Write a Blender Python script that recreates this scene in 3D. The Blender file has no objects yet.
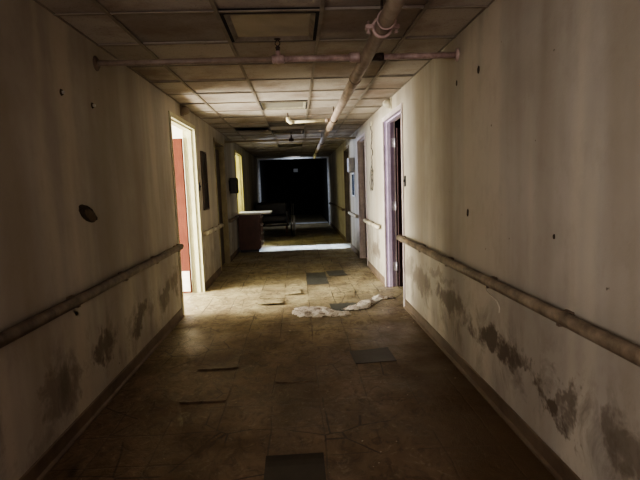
import bpy, bmesh, math, random
from mathutils import Vector, Matrix, noise
random.seed(7)
C = bpy.context.scene.collection
XL, XR, ZC = -1.335, 1.175, 2.42      # corridor walls and ceiling height (m)
Y0, YE = -2.2, 17.0                   # corridor ends
WT = 0.135                            # wall thickness

# ------------------------------------------------------------------ helpers
def quad_box(bm, x0, x1, y0, y1, z0, z1, bev=0.0):
    r = bmesh.ops.create_cube(bm, size=1.0)
    vs = r['verts']
    for v in vs:
        v.co = Vector(((x0+x1)/2+v.co.x*(x1-x0), (y0+y1)/2+v.co.y*(y1-y0), (z0+z1)/2+v.co.z*(z1-z0)))
    if bev > 0:
        es = list({e for v in vs for e in v.link_edges})
        bmesh.ops.bevel(bm, geom=es, offset=bev, segments=2, affect='EDGES', profile=0.6)
    return vs

def tube(bm, pts, r, seg=14, cap=True):
    pts = [Vector(p) for p in pts]
    rings = []
    n = len(pts)
    up = None
    for i, p in enumerate(pts):
        t = (pts[min(i+1, n-1)]-pts[max(i-1, 0)]).normalized()
        if up is None:
            up = Vector((0, 0, 1)) if abs(t.z) < .9 else Vector((1, 0, 0))
        a = t.cross(up).normalized(); b = a.cross(t).normalized(); up = b
        rr = r[i] if isinstance(r, (list, tuple)) else r
        rings.append([bm.verts.new(p+(a*math.cos(k*2*math.pi/seg)+b*math.sin(k*2*math.pi/seg))*rr) for k in range(seg)])
    for i in range(n-1):
        for k in range(seg):
            f = bm.faces.new((rings[i][k], rings[i][(k+1) % seg], rings[i+1][(k+1) % seg], rings[i+1][k])); f.smooth = True
    if cap:
        bm.faces.new(rings[0][::-1]); bm.faces.new(rings[-1])

def torus(bm, c, axis, R, r, a0=0, a1=2*math.pi, n=24, seg=8):
    axis = Vector(axis).normalized()
    u = axis.orthogonal().normalized(); v = axis.cross(u)
    closed = abs(a1-a0-2*math.pi) < 1e-4
    pts = [Vector(c)+(u*math.cos(a0+(a1-a0)*i/n)+v*math.sin(a0+(a1-a0)*i/n))*R for i in range(n+1)]
    tube(bm, pts, r, seg)

def prism(bm, prof, y0, y1):           # profile in XZ extruded along Y
    a = [bm.verts.new((x, y0, z)) for x, z in prof]; b = [bm.verts.new((x, y1, z)) for x, z in prof]
    n = len(prof)
    for i in range(n):
        bm.faces.new((a[i], a[(i+1) % n], b[(i+1) % n], b[i]))
    bm.faces.new(a[::-1]); bm.faces.new(b)

def obj(name, bm, mat, parent=None, smooth=False):
    bmesh.ops.recalc_face_normals(bm, faces=bm.faces)
    me = bpy.data.meshes.new(name); bm.to_mesh(me); bm.free()
    if smooth:
        for p in me.polygons: p.use_smooth = True
    me.materials.append(mat)
    o = bpy.data.objects.new(name, me); C.objects.link(o)
    if parent is not None:
        o.parent = parent
        o.matrix_parent_inverse = parent.matrix_basis.inverted()
    return o

def tag(o, label=None, cat=None, group=None, kind=None):
    if label: o['label'] = label
    if cat: o['category'] = cat
    if group: o['group'] = group
    if kind: o['kind'] = kind
    return o

def thing(name, loc, label, cat, group=None):
    o = bpy.data.objects.new(name, None); C.objects.link(o)
    o.location = loc; o.empty_display_size = .1
    return tag(o, label, cat, group)

def new(): return bmesh.new()

# ------------------------------------------------------------------ materials
def nodes(name):
    m = bpy.data.materials.new(name); m.use_nodes = True
    nt = m.node_tree; nt.nodes.clear()
    out = nt.nodes.new('ShaderNodeOutputMaterial'); p = nt.nodes.new('ShaderNodeBsdfPrincipled')
    nt.links.new(p.outputs[0], out.inputs[0])
    return m, nt, p

def N(nt, t, **kw):
    n = nt.nodes.new(t)
    for k, v in kw.items():
        if k in n.inputs.keys() and not hasattr(n, k): n.inputs[k].default_value = v
        elif hasattr(n, k): setattr(n, k, v)
        else: n.inputs[k].default_value = v
    return n

def ramp(nt, fac, stops):
    r = nt.nodes.new('ShaderNodeValToRGB'); e = r.color_ramp.elements
    while len(e) < len(stops): e.new(0.5)
    for i, (p, c) in enumerate(stops):
        e[i].position = p; e[i].color = (c, c, c, 1) if isinstance(c, (int, float)) else (*c, 1)
    nt.links.new(fac, r.inputs[0]); return r.outputs[0]

def mixc(nt, fac, a, b, mode='MIX'):
    m = nt.nodes.new('ShaderNodeMix'); m.data_type = 'RGBA'; m.blend_type = mode
    for s, v in ((m.inputs[0], fac), (m.inputs[6], a), (m.inputs[7], b)):
        if isinstance(v, (int, float)): s.default_value = v
        elif isinstance(v, tuple): s.default_value = (*v, 1)
        else: nt.links.new(v, s)
    return m.outputs[2]

def mth(nt, op, a, b=0.0, c=None, clamp=False):
    m = nt.nodes.new('ShaderNodeMath'); m.operation = op; m.use_clamp = clamp
    for i, v in enumerate((a, b, c)):
        if v is None: continue
        if isinstance(v, (int, float)): m.inputs[i].default_value = v
        else: nt.links.new(v, m.inputs[i])
    return m.outputs[0]

def pos(nt, scale=(1, 1, 1), loc=(0, 0, 0), rot=(0, 0, 0)):
    g = nt.nodes.new('ShaderNodeNewGeometry'); mp = nt.nodes.new('ShaderNodeMapping')
    mp.inputs['Scale'].default_value = scale; mp.inputs['Location'].default_value = loc; mp.inputs['Rotation'].default_value = rot
    nt.links.new(g.outputs['Position'], mp.inputs[0]); return mp.outputs[0]

def nz(nt, vec, scale, detail=4, rough=.6, dist=0.0):
    n = nt.nodes.new('ShaderNodeTexNoise')
    n.inputs['Scale'].default_value = scale; n.inputs['Detail'].default_value = detail
    n.inputs['Roughness'].default_value = rough; n.inputs['Distortion'].default_value = dist
    nt.links.new(vec, n.inputs['Vector']); return n.outputs[0]

def bump(nt, p, h, strength=.3, dist=.01):
    b = nt.nodes.new('ShaderNodeBump'); b.inputs['Strength'].default_value = strength; b.inputs['Distance'].default_value = dist
    nt.links.new(h, b.inputs['Height']); nt.links.new(b.outputs[0], p.inputs['Normal'])

def link(nt, a, b):
    if isinstance(a, tuple): b.default_value = (*a, 1)
    elif isinstance(a, (int, float)): b.default_value = a
    else: nt.links.new(a, b)

def simple(name, col, dark=None, scale=6, rough=.6, metal=0.0, spec=.5, amt=(.35, .7), bmp=.15):
    m, nt, p = nodes(name)
    dark = dark or tuple(c*.5 for c in col)
    v = pos(nt); n = nz(nt, v, scale, 5, .65)
    link(nt, mixc(nt, ramp(nt, n, [(amt[0], 1), (amt[1], 0)]), col, dark), p.inputs['Base Color'])
    p.inputs['Roughness'].default_value = rough; p.inputs['Metallic'].default_value = metal
    p.inputs['Specular IOR Level'].default_value = spec
    if bmp: bump(nt, p, nz(nt, v, scale*5, 4), bmp, .004)
    return m

def blob(nt, cy, cz, ry, rz, rot=0.0):
    """soft elliptical stain mask on a wall, centre (y, z)"""
    g = nt.nodes.new('ShaderNodeNewGeometry')
    s = nt.nodes.new('ShaderNodeSeparateXYZ'); nt.links.new(g.outputs['Position'], s.inputs[0])
    wp = mth(nt, 'MULTIPLY', mth(nt, 'SUBTRACT', nz(nt, pos(nt), 3.1, 4, .7), .5), .75)
    wq = mth(nt, 'MULTIPLY', mth(nt, 'SUBTRACT', nz(nt, pos(nt, loc=(9, 4, 2)), 4.3, 4, .7), .5), .38)
    dy = mth(nt, 'ADD', mth(nt, 'SUBTRACT', s.outputs[1], cy), wp); dz = mth(nt, 'ADD', mth(nt, 'SUBTRACT', s.outputs[2], cz), wq)
    c, sn = math.cos(rot), math.sin(rot)
    u = mth(nt, 'ADD', mth(nt, 'MULTIPLY', dy, c/ry), mth(nt, 'MULTIPLY', dz, sn/ry))
    w = mth(nt, 'ADD', mth(nt, 'MULTIPLY', dy, -sn/rz), mth(nt, 'MULTIPLY', dz, c/rz))
    d = mth(nt, 'ADD', mth(nt, 'MULTIPLY', u, u), mth(nt, 'MULTIPLY', w, w))
    return mth(nt, 'SUBTRACT', 1.0, d, clamp=True)

def wall_mat(name, stains, seed=0.0, base=(.44, .405, .345)):
    m, nt, p = nodes(name)
    v = pos(nt, loc=(seed, seed, seed))
    big = nz(nt, v, .9, 4, .6, .4)
    st = nz(nt, pos(nt, (1, 1, .10), (seed, seed*2, 0)), 2.4, 3, .5)          # vertical run marks
    fine = nz(nt, pos(nt, (1, 1, .6), (seed, 0, 0)), 9, 6, .7)
    col = mixc(nt, ramp(nt, big, [(.3, 0), (.7, 1)]), base, (base[0]*.70, base[1]*.67, base[2]*.64))
    col = mixc(nt, mth(nt, 'MULTIPLY', ramp(nt, st, [(.50, 0), (.60, 1)]), .5), col, (base[0]*1.25, base[1]*1.22, base[2]*1.12))
    col = mixc(nt, mth(nt, 'MULTIPLY', ramp(nt, st, [(.36, 1), (.48, 0)]), .6), col, (base[0]*.62, base[1]*.58, base[2]*.5))
    col = mixc(nt, mth(nt, 'MULTIPLY', ramp(nt, fine, [(.35, 1), (.5, 0)]), .12), col, (.20, .165, .12))
    # general dirt in the damp band below the rail
    g = nt.nodes.new('ShaderNodeNewGeometry'); s = nt.nodes.new('ShaderNodeSeparateXYZ'); nt.links.new(g.outputs['Position'], s.inputs[0])
    z = s.outputs[2]
    band = mth(nt, 'MULTIPLY', ramp(nt, z, [(.05, .4), (.30, 1), (.45, 1), (.72, 0)]),
               ramp(nt, nz(nt, pos(nt, (1, 1.6, 1.0), (seed, 3, 1)), 2.6, 6, .7, .5), [(.50, 0), (.66, 1)]))
    col = mixc(nt, mth(nt, 'MULTIPLY', band, .60), col, (.10, .080, .055))
    rag = nz(nt, pos(nt, (1, 1, .8), (seed+5, 0, 0)), 7.5, 7, .72, .6)
    for (cy, cz, ry, rz, rot, amt) in stains:
        b = blob(nt, cy, cz, ry, rz, rot)
        f = mth(nt, 'MULTIPLY', ramp(nt, mth(nt, 'ADD', mth(nt, 'MULTIPLY', b, .52), mth(nt, 'MULTIPLY', rag, .95)), [(.68, 0), (.90, 1)]), amt)
        col = mixc(nt, f, col, (.11, .083, .058))
    spots = nz(nt, v, 21, 2, .5)
    col = mixc(nt, ramp(nt, spots, [(.20, .8), (.235, 0)]), col, (.07, .05, .035))
    link(nt, col, p.inputs['Base Color'])
    p.inputs['Roughness'].default_value = .62; p.inputs['Specular IOR Level'].default_value = .3
    bump(nt, p, mth(nt, 'ADD', nz(nt, v, 5, 7, .7), mth(nt, 'MULTIPLY', fine, .12)), .22, .02)
    return m

M = {}
M['wall_right'] = wall_mat('wall paint right', [
    (2.75, .40, .62, .10, -.05, .95), (2.15, .34, .30, .07, .35, .95), (1.95, .40, .10, .20, .2, .7),
    (3.6, .45, .55, .13, 0, .75), (4.5, .45, .5, .16, 0, .6), (5.0, .50, .3, .16, 0, .5), (1.6, .40, .18, .16, 0, .6),
    (7.1, .40, .6, .14, 0, .75), (3.9, .62, .5, .06, 0, .4)], 0.0)
M['wall_left'] = wall_mat('wall paint left', [
    (4.7, .38, .45, .13, .5, .75), (3.9, .35, .35, .15, .3, .8), (3.2, .38, .25, .16, 0, .85), (2.6, .30, .3, .2, 0, .5),
    (5.1, .45, .2, .2, 0, .6)], 11.0)
M['end'] = simple('stained end wall paint', (.30, .26, .2), (.16, .13, .10), 2)

def floor_mat():
    m, nt, p = nodes('muddy vinyl tile floor')
    g = nt.nodes.new('ShaderNodeNewGeometry')
    # 31 cm tiles, joints at x = .10 + k*.31
    wob = nz(nt, pos(nt), 1.7, 2)
    mp = nt.nodes.new('ShaderNodeMapping'); mp.inputs['Location'].default_value = (-.125+.31*20, -.2+.31*20, 0)
    wv = nt.nodes.new('ShaderNodeTexNoise'); wv.inputs['Scale'].default_value = 2.2; nt.links.new(g.outputs['Position'], wv.inputs['Vector'])
    wa = nt.nodes.new('ShaderNodeVectorMath'); wa.operation = 'MULTIPLY_ADD'; wa.inputs[1].default_value = (.05, .05, 0)
    nt.links.new(wv.outputs['Color'], wa.inputs[0]); nt.links.new(g.outputs['Position'], wa.inputs[2]); nt.links.new(wa.outputs[0], mp.inputs[0])
    br = nt.nodes.new('ShaderNodeTexBrick'); br.offset = 0; br.squash = 1
    br.inputs['Scale'].default_value = 1; br.inputs['Brick Width'].default_value = .31; br.inputs['Row Height'].default_value = .31
    br.inputs['Mortar Size'].default_value = .006; br.inputs['Mortar Smooth'].default_value = .3; br.inputs['Bias'].default_value = 0
    br.inputs['Color1'].default_value = (0, 0, 0, 1); br.inputs['Color2'].default_value = (1, 1, 1, 1)
    nt.links.new(mp.outputs[0], br.inputs['Vector'])
    col = mixc(nt, br.outputs['Color'], (.36, .285, .18), (.31, .24, .15))
    s = nt.nodes.new('ShaderNodeSeparateXYZ'); nt.links.new(g.outputs['Position'], s.inputs[0])
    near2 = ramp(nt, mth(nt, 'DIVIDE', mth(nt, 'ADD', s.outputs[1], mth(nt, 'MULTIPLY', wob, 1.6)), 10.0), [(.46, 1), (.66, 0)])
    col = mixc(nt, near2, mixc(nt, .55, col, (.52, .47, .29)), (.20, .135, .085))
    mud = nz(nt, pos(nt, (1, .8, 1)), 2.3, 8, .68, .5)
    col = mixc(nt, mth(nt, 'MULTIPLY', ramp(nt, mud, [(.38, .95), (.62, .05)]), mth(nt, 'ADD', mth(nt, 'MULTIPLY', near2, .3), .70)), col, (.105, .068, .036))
    swirl = nz(nt, pos(nt, (1.4, 1, 1)), 6.5, 7, .75, 1.6)
    col = mixc(nt, ramp(nt, swirl, [(.36, .9), (.52, 0)]), col, (.075, .048, .026))
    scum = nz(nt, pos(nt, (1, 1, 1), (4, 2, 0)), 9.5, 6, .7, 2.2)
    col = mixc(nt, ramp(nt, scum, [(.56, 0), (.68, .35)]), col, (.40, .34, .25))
    joint = mth(nt, 'MULTIPLY', mth(nt, 'MULTIPLY', br.outputs['Fac'], mth(nt, 'SUBTRACT', 1.0, mth(nt, 'MULTIPLY', near2, .45))), ramp(nt, nz(nt, pos(nt), 1.4, 3), [(.46, .12), (.54, 1)]))
    col = mixc(nt, joint, col, (.05, .034, .02))
    vo = nt.nodes.new('ShaderNodeTexVoronoi'); vo.feature = 'DISTANCE_TO_EDGE'; vo.inputs['Scale'].default_value = 2.6; nt.links.new(wa.outputs[0], vo.inputs['Vector'])
    cr = mth(nt, 'MULTIPLY', ramp(nt, vo.outputs['Distance'], [(.006, 1), (.016, 0)]), ramp(nt, nz(nt, pos(nt, loc=(7, 3, 0)), 1.9, 3), [(.50, 0), (.56, .9)]))
    col = mixc(nt, cr, col, (.045, .03, .018))
    # darker brown toward the right-hand wall at the near end
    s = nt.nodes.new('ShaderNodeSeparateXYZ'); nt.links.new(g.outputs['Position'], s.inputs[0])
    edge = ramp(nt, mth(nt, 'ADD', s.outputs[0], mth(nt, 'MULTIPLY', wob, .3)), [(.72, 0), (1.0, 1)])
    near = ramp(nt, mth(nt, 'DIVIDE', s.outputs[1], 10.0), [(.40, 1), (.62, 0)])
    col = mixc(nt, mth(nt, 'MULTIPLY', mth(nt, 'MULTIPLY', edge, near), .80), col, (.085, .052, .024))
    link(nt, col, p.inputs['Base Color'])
    wet = ramp(nt, nz(nt, pos(nt, loc=(1, 1, 0)), 1.6, 5), [(.38, .30), (.62, .62)])
    link(nt, wet, p.inputs['Roughness'])
    p.inputs['Specular IOR Level'].default_value = .45
    h = mth(nt, 'SUBTRACT', mth(nt, 'ADD', mud, mth(nt, 'MULTIPLY', swirl, .5)), mth(nt, 'MULTIPLY', joint, .35))
    bump(nt, p, h, .45, .025)
    return m
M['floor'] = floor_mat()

def ceil_mat():
    m, nt, p = nodes('mineral fibre ceiling tiles')
    a = nt.nodes.new('ShaderNodeAttribute'); a.attribute_name = 'tile'
    col = mixc(nt, a.outputs['Fac'], (.45, .41, .36), (.32, .285, .245))
    n = nz(nt, pos(nt), 1.8, 6, .65)
    col = mixc(nt, ramp(nt, n, [(.34, .8), (.56, 0)]), col, (.22, .165, .13))
    fl = nz(nt, pos(nt), 60, 3, .7)
    col = mixc(nt, ramp(nt, fl, [(.32, .6), (.42, 0)]), col, (.2, .17, .13))
    link(nt, col, p.inputs['Base Color']); p.inputs['Roughness'].default_value = .95; p.inputs['Specular IOR Level'].default_value = .1
    bump(nt, p, fl, .3, .004)
    return m
M['ceil'] = ceil_mat()
M['grid'] = simple('dull painted ceiling grid', (.27, .235, .19), (.17, .14, .11), 5, .6)
M['grid_dark'] = simple('shadow gap black', (.015, .012, .01), (.008, .007, .006), 5, .9)
M['panel_rim'] = simple('cream panel rim', (.50, .44, .35), (.3, .25, .19), 9, .5)
M['lens'] = simple('yellowed light lens', (.44, .38, .28), (.33, .28, .20), 3, .45)
M['lens_grey'] = simple('grey clouded lens', (.24, .225, .185), (.18, .165, .13), 3, .45)
M['lens_dark'] = simple('dark brown tile', (.13, .105, .08), (.06, .05, .04), 4, .8)  # dark brown for the farther panels and one plain tile
M['pipe'] = simple('dusty painted pipe', (.36, .29, .235), (.20, .15, .115), 7, .55)
M['pipe_pink'] = simple('pinkish white pipe fitting', (.52, .385, .35), (.26, .18, .16), 16, .45)
M['pipe_iron'] = simple('blackened iron fitting', (.10, .065, .05), (.04, .03, .025), 14, .6, .4)
M['head'] = simple('cream sprinkler elbow paint', (.75, .70, .52), (.5, .44, .3), 20, .45)
M['rail'] = simple('grimy beige handrail', (.32, .255, .18), (.09, .065, .042), 7, .5)
M['rail_left'] = simple('dark grimy handrail', (.21, .16, .115), (.07, .05, .033), 8, .55)
M['rail_clean'] = simple('pale cream handrail', (.62, .58, .46), (.33, .28, .2), 7, .45)
M['bracket'] = simple('brown rail bracket', (.22, .16, .11), (.1, .07, .05), 9, .6)
M['base_right'] = simple('scuffed brown cove base', (.165, .12, .08), (.085, .058, .036), 3.2, .6)
M['base_left'] = simple('dark scuffed cove base', (.19, .135, .09), (.09, .06, .04), 3, .6)
M['frame_olive'] = simple('olive cream door frame', (.36, .32, .20), (.24, .20, .12), 5, .45)
M['frame_cream'] = simple('pale cream door frame', (.56, .545, .37), (.42, .39, .24), 6, .4)
M['frame_yellow_glow'] = simple('door frame with yellow glow painted in', (.58, .52, .20), (.42, .36, .12), 5, .5)  # yellow glow of the side room is put into this colour
M['jamb_purple_lit'] = simple('jamb with purple light painted in', (.55, .45, .60), (.40, .32, .44), 5, .4)  # purple light falling on the jamb is put into its colour
M['frame_mauve'] = simple('mauve white door frame', (.60, .52, .52), (.38, .32, .32), 5, .4)
M['frame_brown'] = simple('brown door frame', (.22, .175, .12), (.13, .10, .07), 5, .5)
M['frame_steel'] = simple('pale grey steel frame', (.70, .73, .78), (.45, .46, .5), 6, .4)
M['door_red'] = simple('reddish brown door veneer', (.085, .026, .015), (.06, .017, .010), 3, .8, 0, .1)
M['door_maroon'] = simple('dark maroon door veneer', (.030, .010, .012), (.018, .006, .008), 3, .5)
M['door_dark'] = simple('dark brown door veneer', (.075, .048, .034), (.035, .024, .018), 3, .5)
M['kick'] = simple('pale metal kick plate', (.62, .62, .56), (.42, .4, .35), 8, .35, .3)
M['steel'] = simple('dull hinge steel', (.80, .76, .82), (.5, .46, .5), 20, .35, .5)
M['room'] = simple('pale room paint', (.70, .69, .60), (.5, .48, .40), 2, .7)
M['black'] = simple('black plastic', (.018, .016, .016), (.01, .009, .009), 9, .4)
M['notice_in'] = simple('dark brown cabinet interior', (.05, .035, .025), (.02, .015, .012), 12, .3)
M['wood_dark'] = simple('dark red brown laminate', (.115, .050, .032), (.07, .03, .02), 5, .45)
M['top'] = simple('white laminate', (.80, .77, .66), (.6, .56, .46), 9, .35)
M['uphol'] = simple('dark vinyl upholstery', (.012, .008, .007), (.006, .004, .004), 8, .5)
M['chrome'] = simple('dull chrome', (.6, .58, .55), (.35, .33, .3), 20, .3, .8)
M['rag'] = simple('dusty grey cloth', (.40, .37, .31), (.2, .18, .15), 18, .9)
M['wire'] = simple('dark wire', (.05, .045, .035), (.03, .025, .02), 30, .5)
M['grey_box'] = simple('grey plastic housing', (.52, .52, .55), (.38, .38, .42), 10, .4)
M['glass_blue'] = simple('blue grey acrylic', (.10, .14, .20), (.06, .09, .14), 8, .15)
M['cream_box'] = simple('cream plastic', (.62, .58, .46), (.42, .38, .28), 12, .4)
M['tile_grey'] = simple('grey exposed tile', (.085, .088, .078), (.045, .042, .034), 9, .5)
M['tile_near'] = simple('near black tile', (.042, .032, .024), (.025, .018, .013), 5, .45)
M['tile_edge'] = simple('tan vinyl tile', (.33, .265, .165), (.15, .10, .06), 8, .5)
M['hole'] = simple('dark gouged plaster', (.075, .052, .032), (.03, .02, .012), 26, .9)
M['plug'] = simple('brown plaster core', (.13, .095, .06), (.07, .05, .03), 16, .9)
M['debris'] = simple('paint flake', (.55, .50, .40), (.3, .26, .2), 40, .8)
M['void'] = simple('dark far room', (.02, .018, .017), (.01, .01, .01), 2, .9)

def plastic_mat():
    m, nt, p = nodes('crumpled plastic sheet with painted crease shade')
    v = pos(nt)
    n = nz(nt, v, 11, 6, .7, 1.4)
    link(nt, mixc(nt, ramp(nt, n, [(.40, 1), (.50, 0)]), (.95, .88, .80), (.40, .29, .21)), p.inputs['Base Color'])  # brown noise paints the shade of the crumple lines
    p.inputs['Roughness'].default_value = .38
    bump(nt, p, nz(nt, v, 24, 5, .7, 1.5), .9, .02)
    return m
M['plastic'] = plastic_mat()

# ------------------------------------------------------------------ setting: walls, floor, ceiling
doorsL = [(5.28, 6.58), (8.05, 9.12), (10.72, 12.0)]
doorsR = [(5.19, 6.38), (7.97, 9.02), (10.45, 11.55)]
ZD = 2.255                             # outer top of the door frames
def wall(name, xin, xout, doors, mat):
    bm = new(); a, b = min(xin, xout), max(xin, xout)
    y = Y0-.15
    for d0, d1 in doors:
        quad_box(bm, a, b, y, d0+.03, 0, 2.9)
        quad_box(bm, a, b, d0+.03, d1-.03, ZD-.03, 2.9)
        y = d1-.03
    quad_box(bm, a, b, y, 24.0, 0, 2.9)
    return tag(obj(name, bm, mat), kind='structure')
wall('wall_left', XL, XL-WT, doorsL, M['wall_left'])
wall('wall_right', XR, XR+WT, doorsR, M['wall_right'])
bm = new(); quad_box(bm, XL, XR, Y0-.15, Y0, 0, 2.9); tag(obj('wall_back', bm, M['end']), kind='structure')
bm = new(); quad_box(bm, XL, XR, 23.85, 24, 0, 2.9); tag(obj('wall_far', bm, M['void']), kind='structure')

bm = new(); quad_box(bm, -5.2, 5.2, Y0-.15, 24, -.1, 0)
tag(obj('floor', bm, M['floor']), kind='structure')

TX = [XL, -1.03, -.42, .19, .80, XR]
TY0, TP = 2.9-.592*9, .592
missing = {(1, 9)}                      # (column, row) with row 0 at y = 2.9
special = {(2, 0), (2, 5), (2, 8), (2, 10), (2, 15)}
bm = new()
lay = bm.faces.layers.float.new('tile') if hasattr(bm.faces.layers, 'float') else None
vl = bm.verts.layers.float.new('tile')
for r in range(-9, 26):
    ya = 2.9+.592*r; yb = ya+.592
    if ya > YE: break
    for c in range(5):
        if (c, r) in missing or (c, r) in special: continue
        t = random.random()
        vs = quad_box(bm, TX[c]+.004, TX[c+1]-.004, ya+.004, yb-.004, ZC, ZC+.015)
        tx, ty, dz = random.uniform(-.006, .006), random.uniform(-.006, .006), random.uniform(0, .004)
        cx, cy = (TX[c]+TX[c+1])/2, (ya+yb)/2
        for v in vs:
            v[vl] = t**1.5
            v.co.z += dz+abs(tx)+abs(ty)+(v.co.x-cx)*tx+(v.co.y-cy)*ty
quad_box(bm, XL, XR, Y0, 24, 2.86, 2.9)
tag(obj('ceiling', bm, M['ceil']), kind='structure')

bm = new()                              # T-bar grid
for x in TX[1:-1]: quad_box(bm, x-.012, x+.012, Y0, YE, ZC-.006, ZC)
for s, x in ((1, XL), (-1, XR)): quad_box(bm, min(x, x+s*.010), max(x, x+s*.010), Y0, YE, ZC-.002, ZC+.004)
for r in range(-8, 26):
    y = 2.9+.592*r
    if y > YE: break
    quad_box(bm, XL, XR, y-.012, y+.012, ZC-.0055, ZC)
tag(obj('trim_1', bm, M['grid']), kind='structure')

# end opening: steel frame filling the corridor, dark room beyond
bm = new()
quad_box(bm, XL, XL+.065, YE, YE+.22, 0, ZC+.1, .008); quad_box(bm, XR-.05, XR, YE, YE+.22, 0, ZC+.1, .008)
quad_box(bm, XL+.065, XR-.05, YE, YE+.22, ZC-.045, ZC+.1, .008)
tag(obj('door_7', bm, M['frame_steel']), kind='structure')
bm = new(); quad_box(bm, XL+.02, XR-.02, YE+1.0, YE+1.5, 0, .012, .004); tag(obj('light_spill_strip', bm, M['frame_steel']), kind='structure')  # pale strip added to imitate light spilling across the floor
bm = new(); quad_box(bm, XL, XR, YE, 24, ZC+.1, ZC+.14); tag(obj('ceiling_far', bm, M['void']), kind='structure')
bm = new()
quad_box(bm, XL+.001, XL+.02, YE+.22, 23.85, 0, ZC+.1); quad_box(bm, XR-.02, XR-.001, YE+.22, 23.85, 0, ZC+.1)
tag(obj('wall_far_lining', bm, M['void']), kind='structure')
# baseboards
def baseboard(name, x, s, doors, mat):
    bm = new(); y = Y0
    prof = lambda: [(x, 0), (x+s*.020, 0), (x+s*.020, .012), (x+s*.008, .025), (x+s*.007, .095), (x+s*.003, .102), (x, .102)]
    for d0, d1 in list(doors)+[(YE, YE)]:
        prism(bm, prof(), y, d0); y = d1
    tag(obj(name, bm, mat), kind='structure')
baseboard('baseboard_left', XL, 1, doorsL, M['base_left'])
baseboard('baseboard_right', XR, -1, doorsR, M['base_right'])

# side rooms seen through the doors
def room(name, side, y0, y1, mat, depth=3.2):
    xi = (XL-WT) if side < 0 else (XR+WT); xo = xi+side*depth
    a, b = min(xi, xo), max(xi, xo)
    bm = new()
    quad_box(bm, a, b, y0-.1, y0, 0, 2.7); quad_box(bm, a, b, y1, y1+.1, 0, 2.7)
    quad_box(bm, min(xo, xo+side*.1), max(xo, xo+side*.1), y0-.1, y1+.1, 0, 2.7)
    quad_box(bm, a, b, y0-.1, y1+.1, 2.6, 2.7)
    tag(obj(name, bm, mat), kind='structure')
room('wall_room_left_near', -1, 4.6, 7.5, M['room'])
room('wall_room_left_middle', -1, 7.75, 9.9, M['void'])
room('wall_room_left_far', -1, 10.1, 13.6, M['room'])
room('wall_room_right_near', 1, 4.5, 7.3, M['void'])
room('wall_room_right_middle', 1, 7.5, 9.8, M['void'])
room('wall_room_right_far', 1, 10.0, 12.4, M['room'])

# ------------------------------------------------------------------ doors
def door_frame(n, side, y0, y1, mat, jmat=None):
    x = XL if side < 0 else XR; d = WT
    root = bpy.data.objects.new('door_%d' % n, None); C.objects.link(root); root.location = (x, (y0+y1)/2, 0)
    root['kind'] = 'structure'
    bm = new(); fw = .055
    def bx(u0, u1, ya, yb, za, zb, bev=.003):        # u: depth behind the corridor wall face
        xa, xb = x+side*u0, x+side*u1
        quad_box(bm, min(xa, xb), max(xa, xb), ya, yb, za, zb, bev)
    for u0, u1 in ((-.014, .004), (d-.004, d+.014)):
        bx(u0, u1, y0, y0+fw, 0, ZD); bx(u0, u1, y1-fw, y1, 0, ZD); bx(u0, u1, y0+fw, y1-fw, ZD-fw, ZD)
    obj('casing', bm, mat, root); bm = new()
    bx(0, d, y0+.03, y0+fw-.002, 0, ZD-.03); bx(0, d, y1-fw+.002, y1-.03, 0, ZD-.03); bx(0, d, y0+fw, y1-fw, ZD-fw+.002, ZD-.03)
    bx(.035, .085, y0+fw-.004, y0+fw+.014, 0, ZD-fw); bx(.035, .085, y1-fw-.014, y1-fw+.004, 0, ZD-fw)
    bx(.035, .085, y0+fw, y1-fw, ZD-fw-.014, ZD-fw+.004)
    obj('jamb', bm, jmat or mat, root)
    return root
def leaf(root, hinge, width, angle, mat, kick=None, height=2.12):
    """door leaf hinged at (x, y); angle = direction of leaf in plan (deg from +X)"""
    bm = new(); quad_box(bm, 0, width, -.022, .022, .008, height, .003)
    bmesh.ops.transform(bm, verts=bm.verts, matrix=Matrix.Translation(hinge) @ Matrix.Rotation(math.radians(angle), 4, 'Z'))
    lf = obj('door_leaf', bm, mat, root)
    T = Matrix.Translation(hinge) @ Matrix.Rotation(math.radians(angle), 4, 'Z')
    if kick:
        bm = new(); quad_box(bm, .01, width-.01, -.026, .026, .03, .31, .001)
        bmesh.ops.transform(bm, verts=bm.verts, matrix=T); tag(obj('kick_plate', bm, kick, lf), 'pale kick plate on the bottom of the door')
    bm = new()
    for s in (-1, 1):
        tube(bm, [(width-.07, s*.022, 1.0), (width-.07, s*.06, 1.0), (width-.07, s*.065, 1.0)], [.012, .012, .03], 12)
    bmesh.ops.transform(bm, verts=bm.verts, matrix=T); obj('door_knob', bm, M['steel'], lf)
    return lf
d1 = door_frame(1, -1, *doorsL[0], M['frame_cream'])
leaf(d1, (XL-WT-.02, 6.50, 0), .95, 174, M['door_red'], M['kick'], 2.09)
d2 = door_frame(2, -1, *doorsL[1], M['frame_olive'])
leaf(d2, (XL-.105, 9.05, 0), .92, -90, M['door_dark'])
d3 = door_frame(3, -1, *doorsL[2], M['frame_yellow_glow'])
d4 = door_frame(4, 1, *doorsR[0], M['frame_mauve'], M['jamb_purple_lit'])
leaf(d4, (XR+WT+.03, 6.30, 0), .95, 8, M['door_maroon'])
for z in (.28, 1.10, 1.93):
    bm = new()
    quad_box(bm, XR+.088, XR+WT-.004, 6.317, 6.3225, z-.06, z+.06, .001)
    tube(bm, [(XR+WT+.006, 6.312, z-.06), (XR+WT+.006, 6.312, z+.06)], .009, 10)
    for k in (-.04, 0, .04):
        tube(bm, [(XR+.11, 6.319, z+k), (XR+.11, 6.3135, z+k)], .005, 8)
    obj('hinge', bm, M['steel'], d4)
d5 = door_frame(5, 1, *doorsR[1], M['frame_mauve'])
leaf(d5, (XR+.11, 8.94, 0), .90, 22, M['door_dark'])
d6 = door_frame(6, 1, *doorsR[2], M['frame_brown'])

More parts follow.
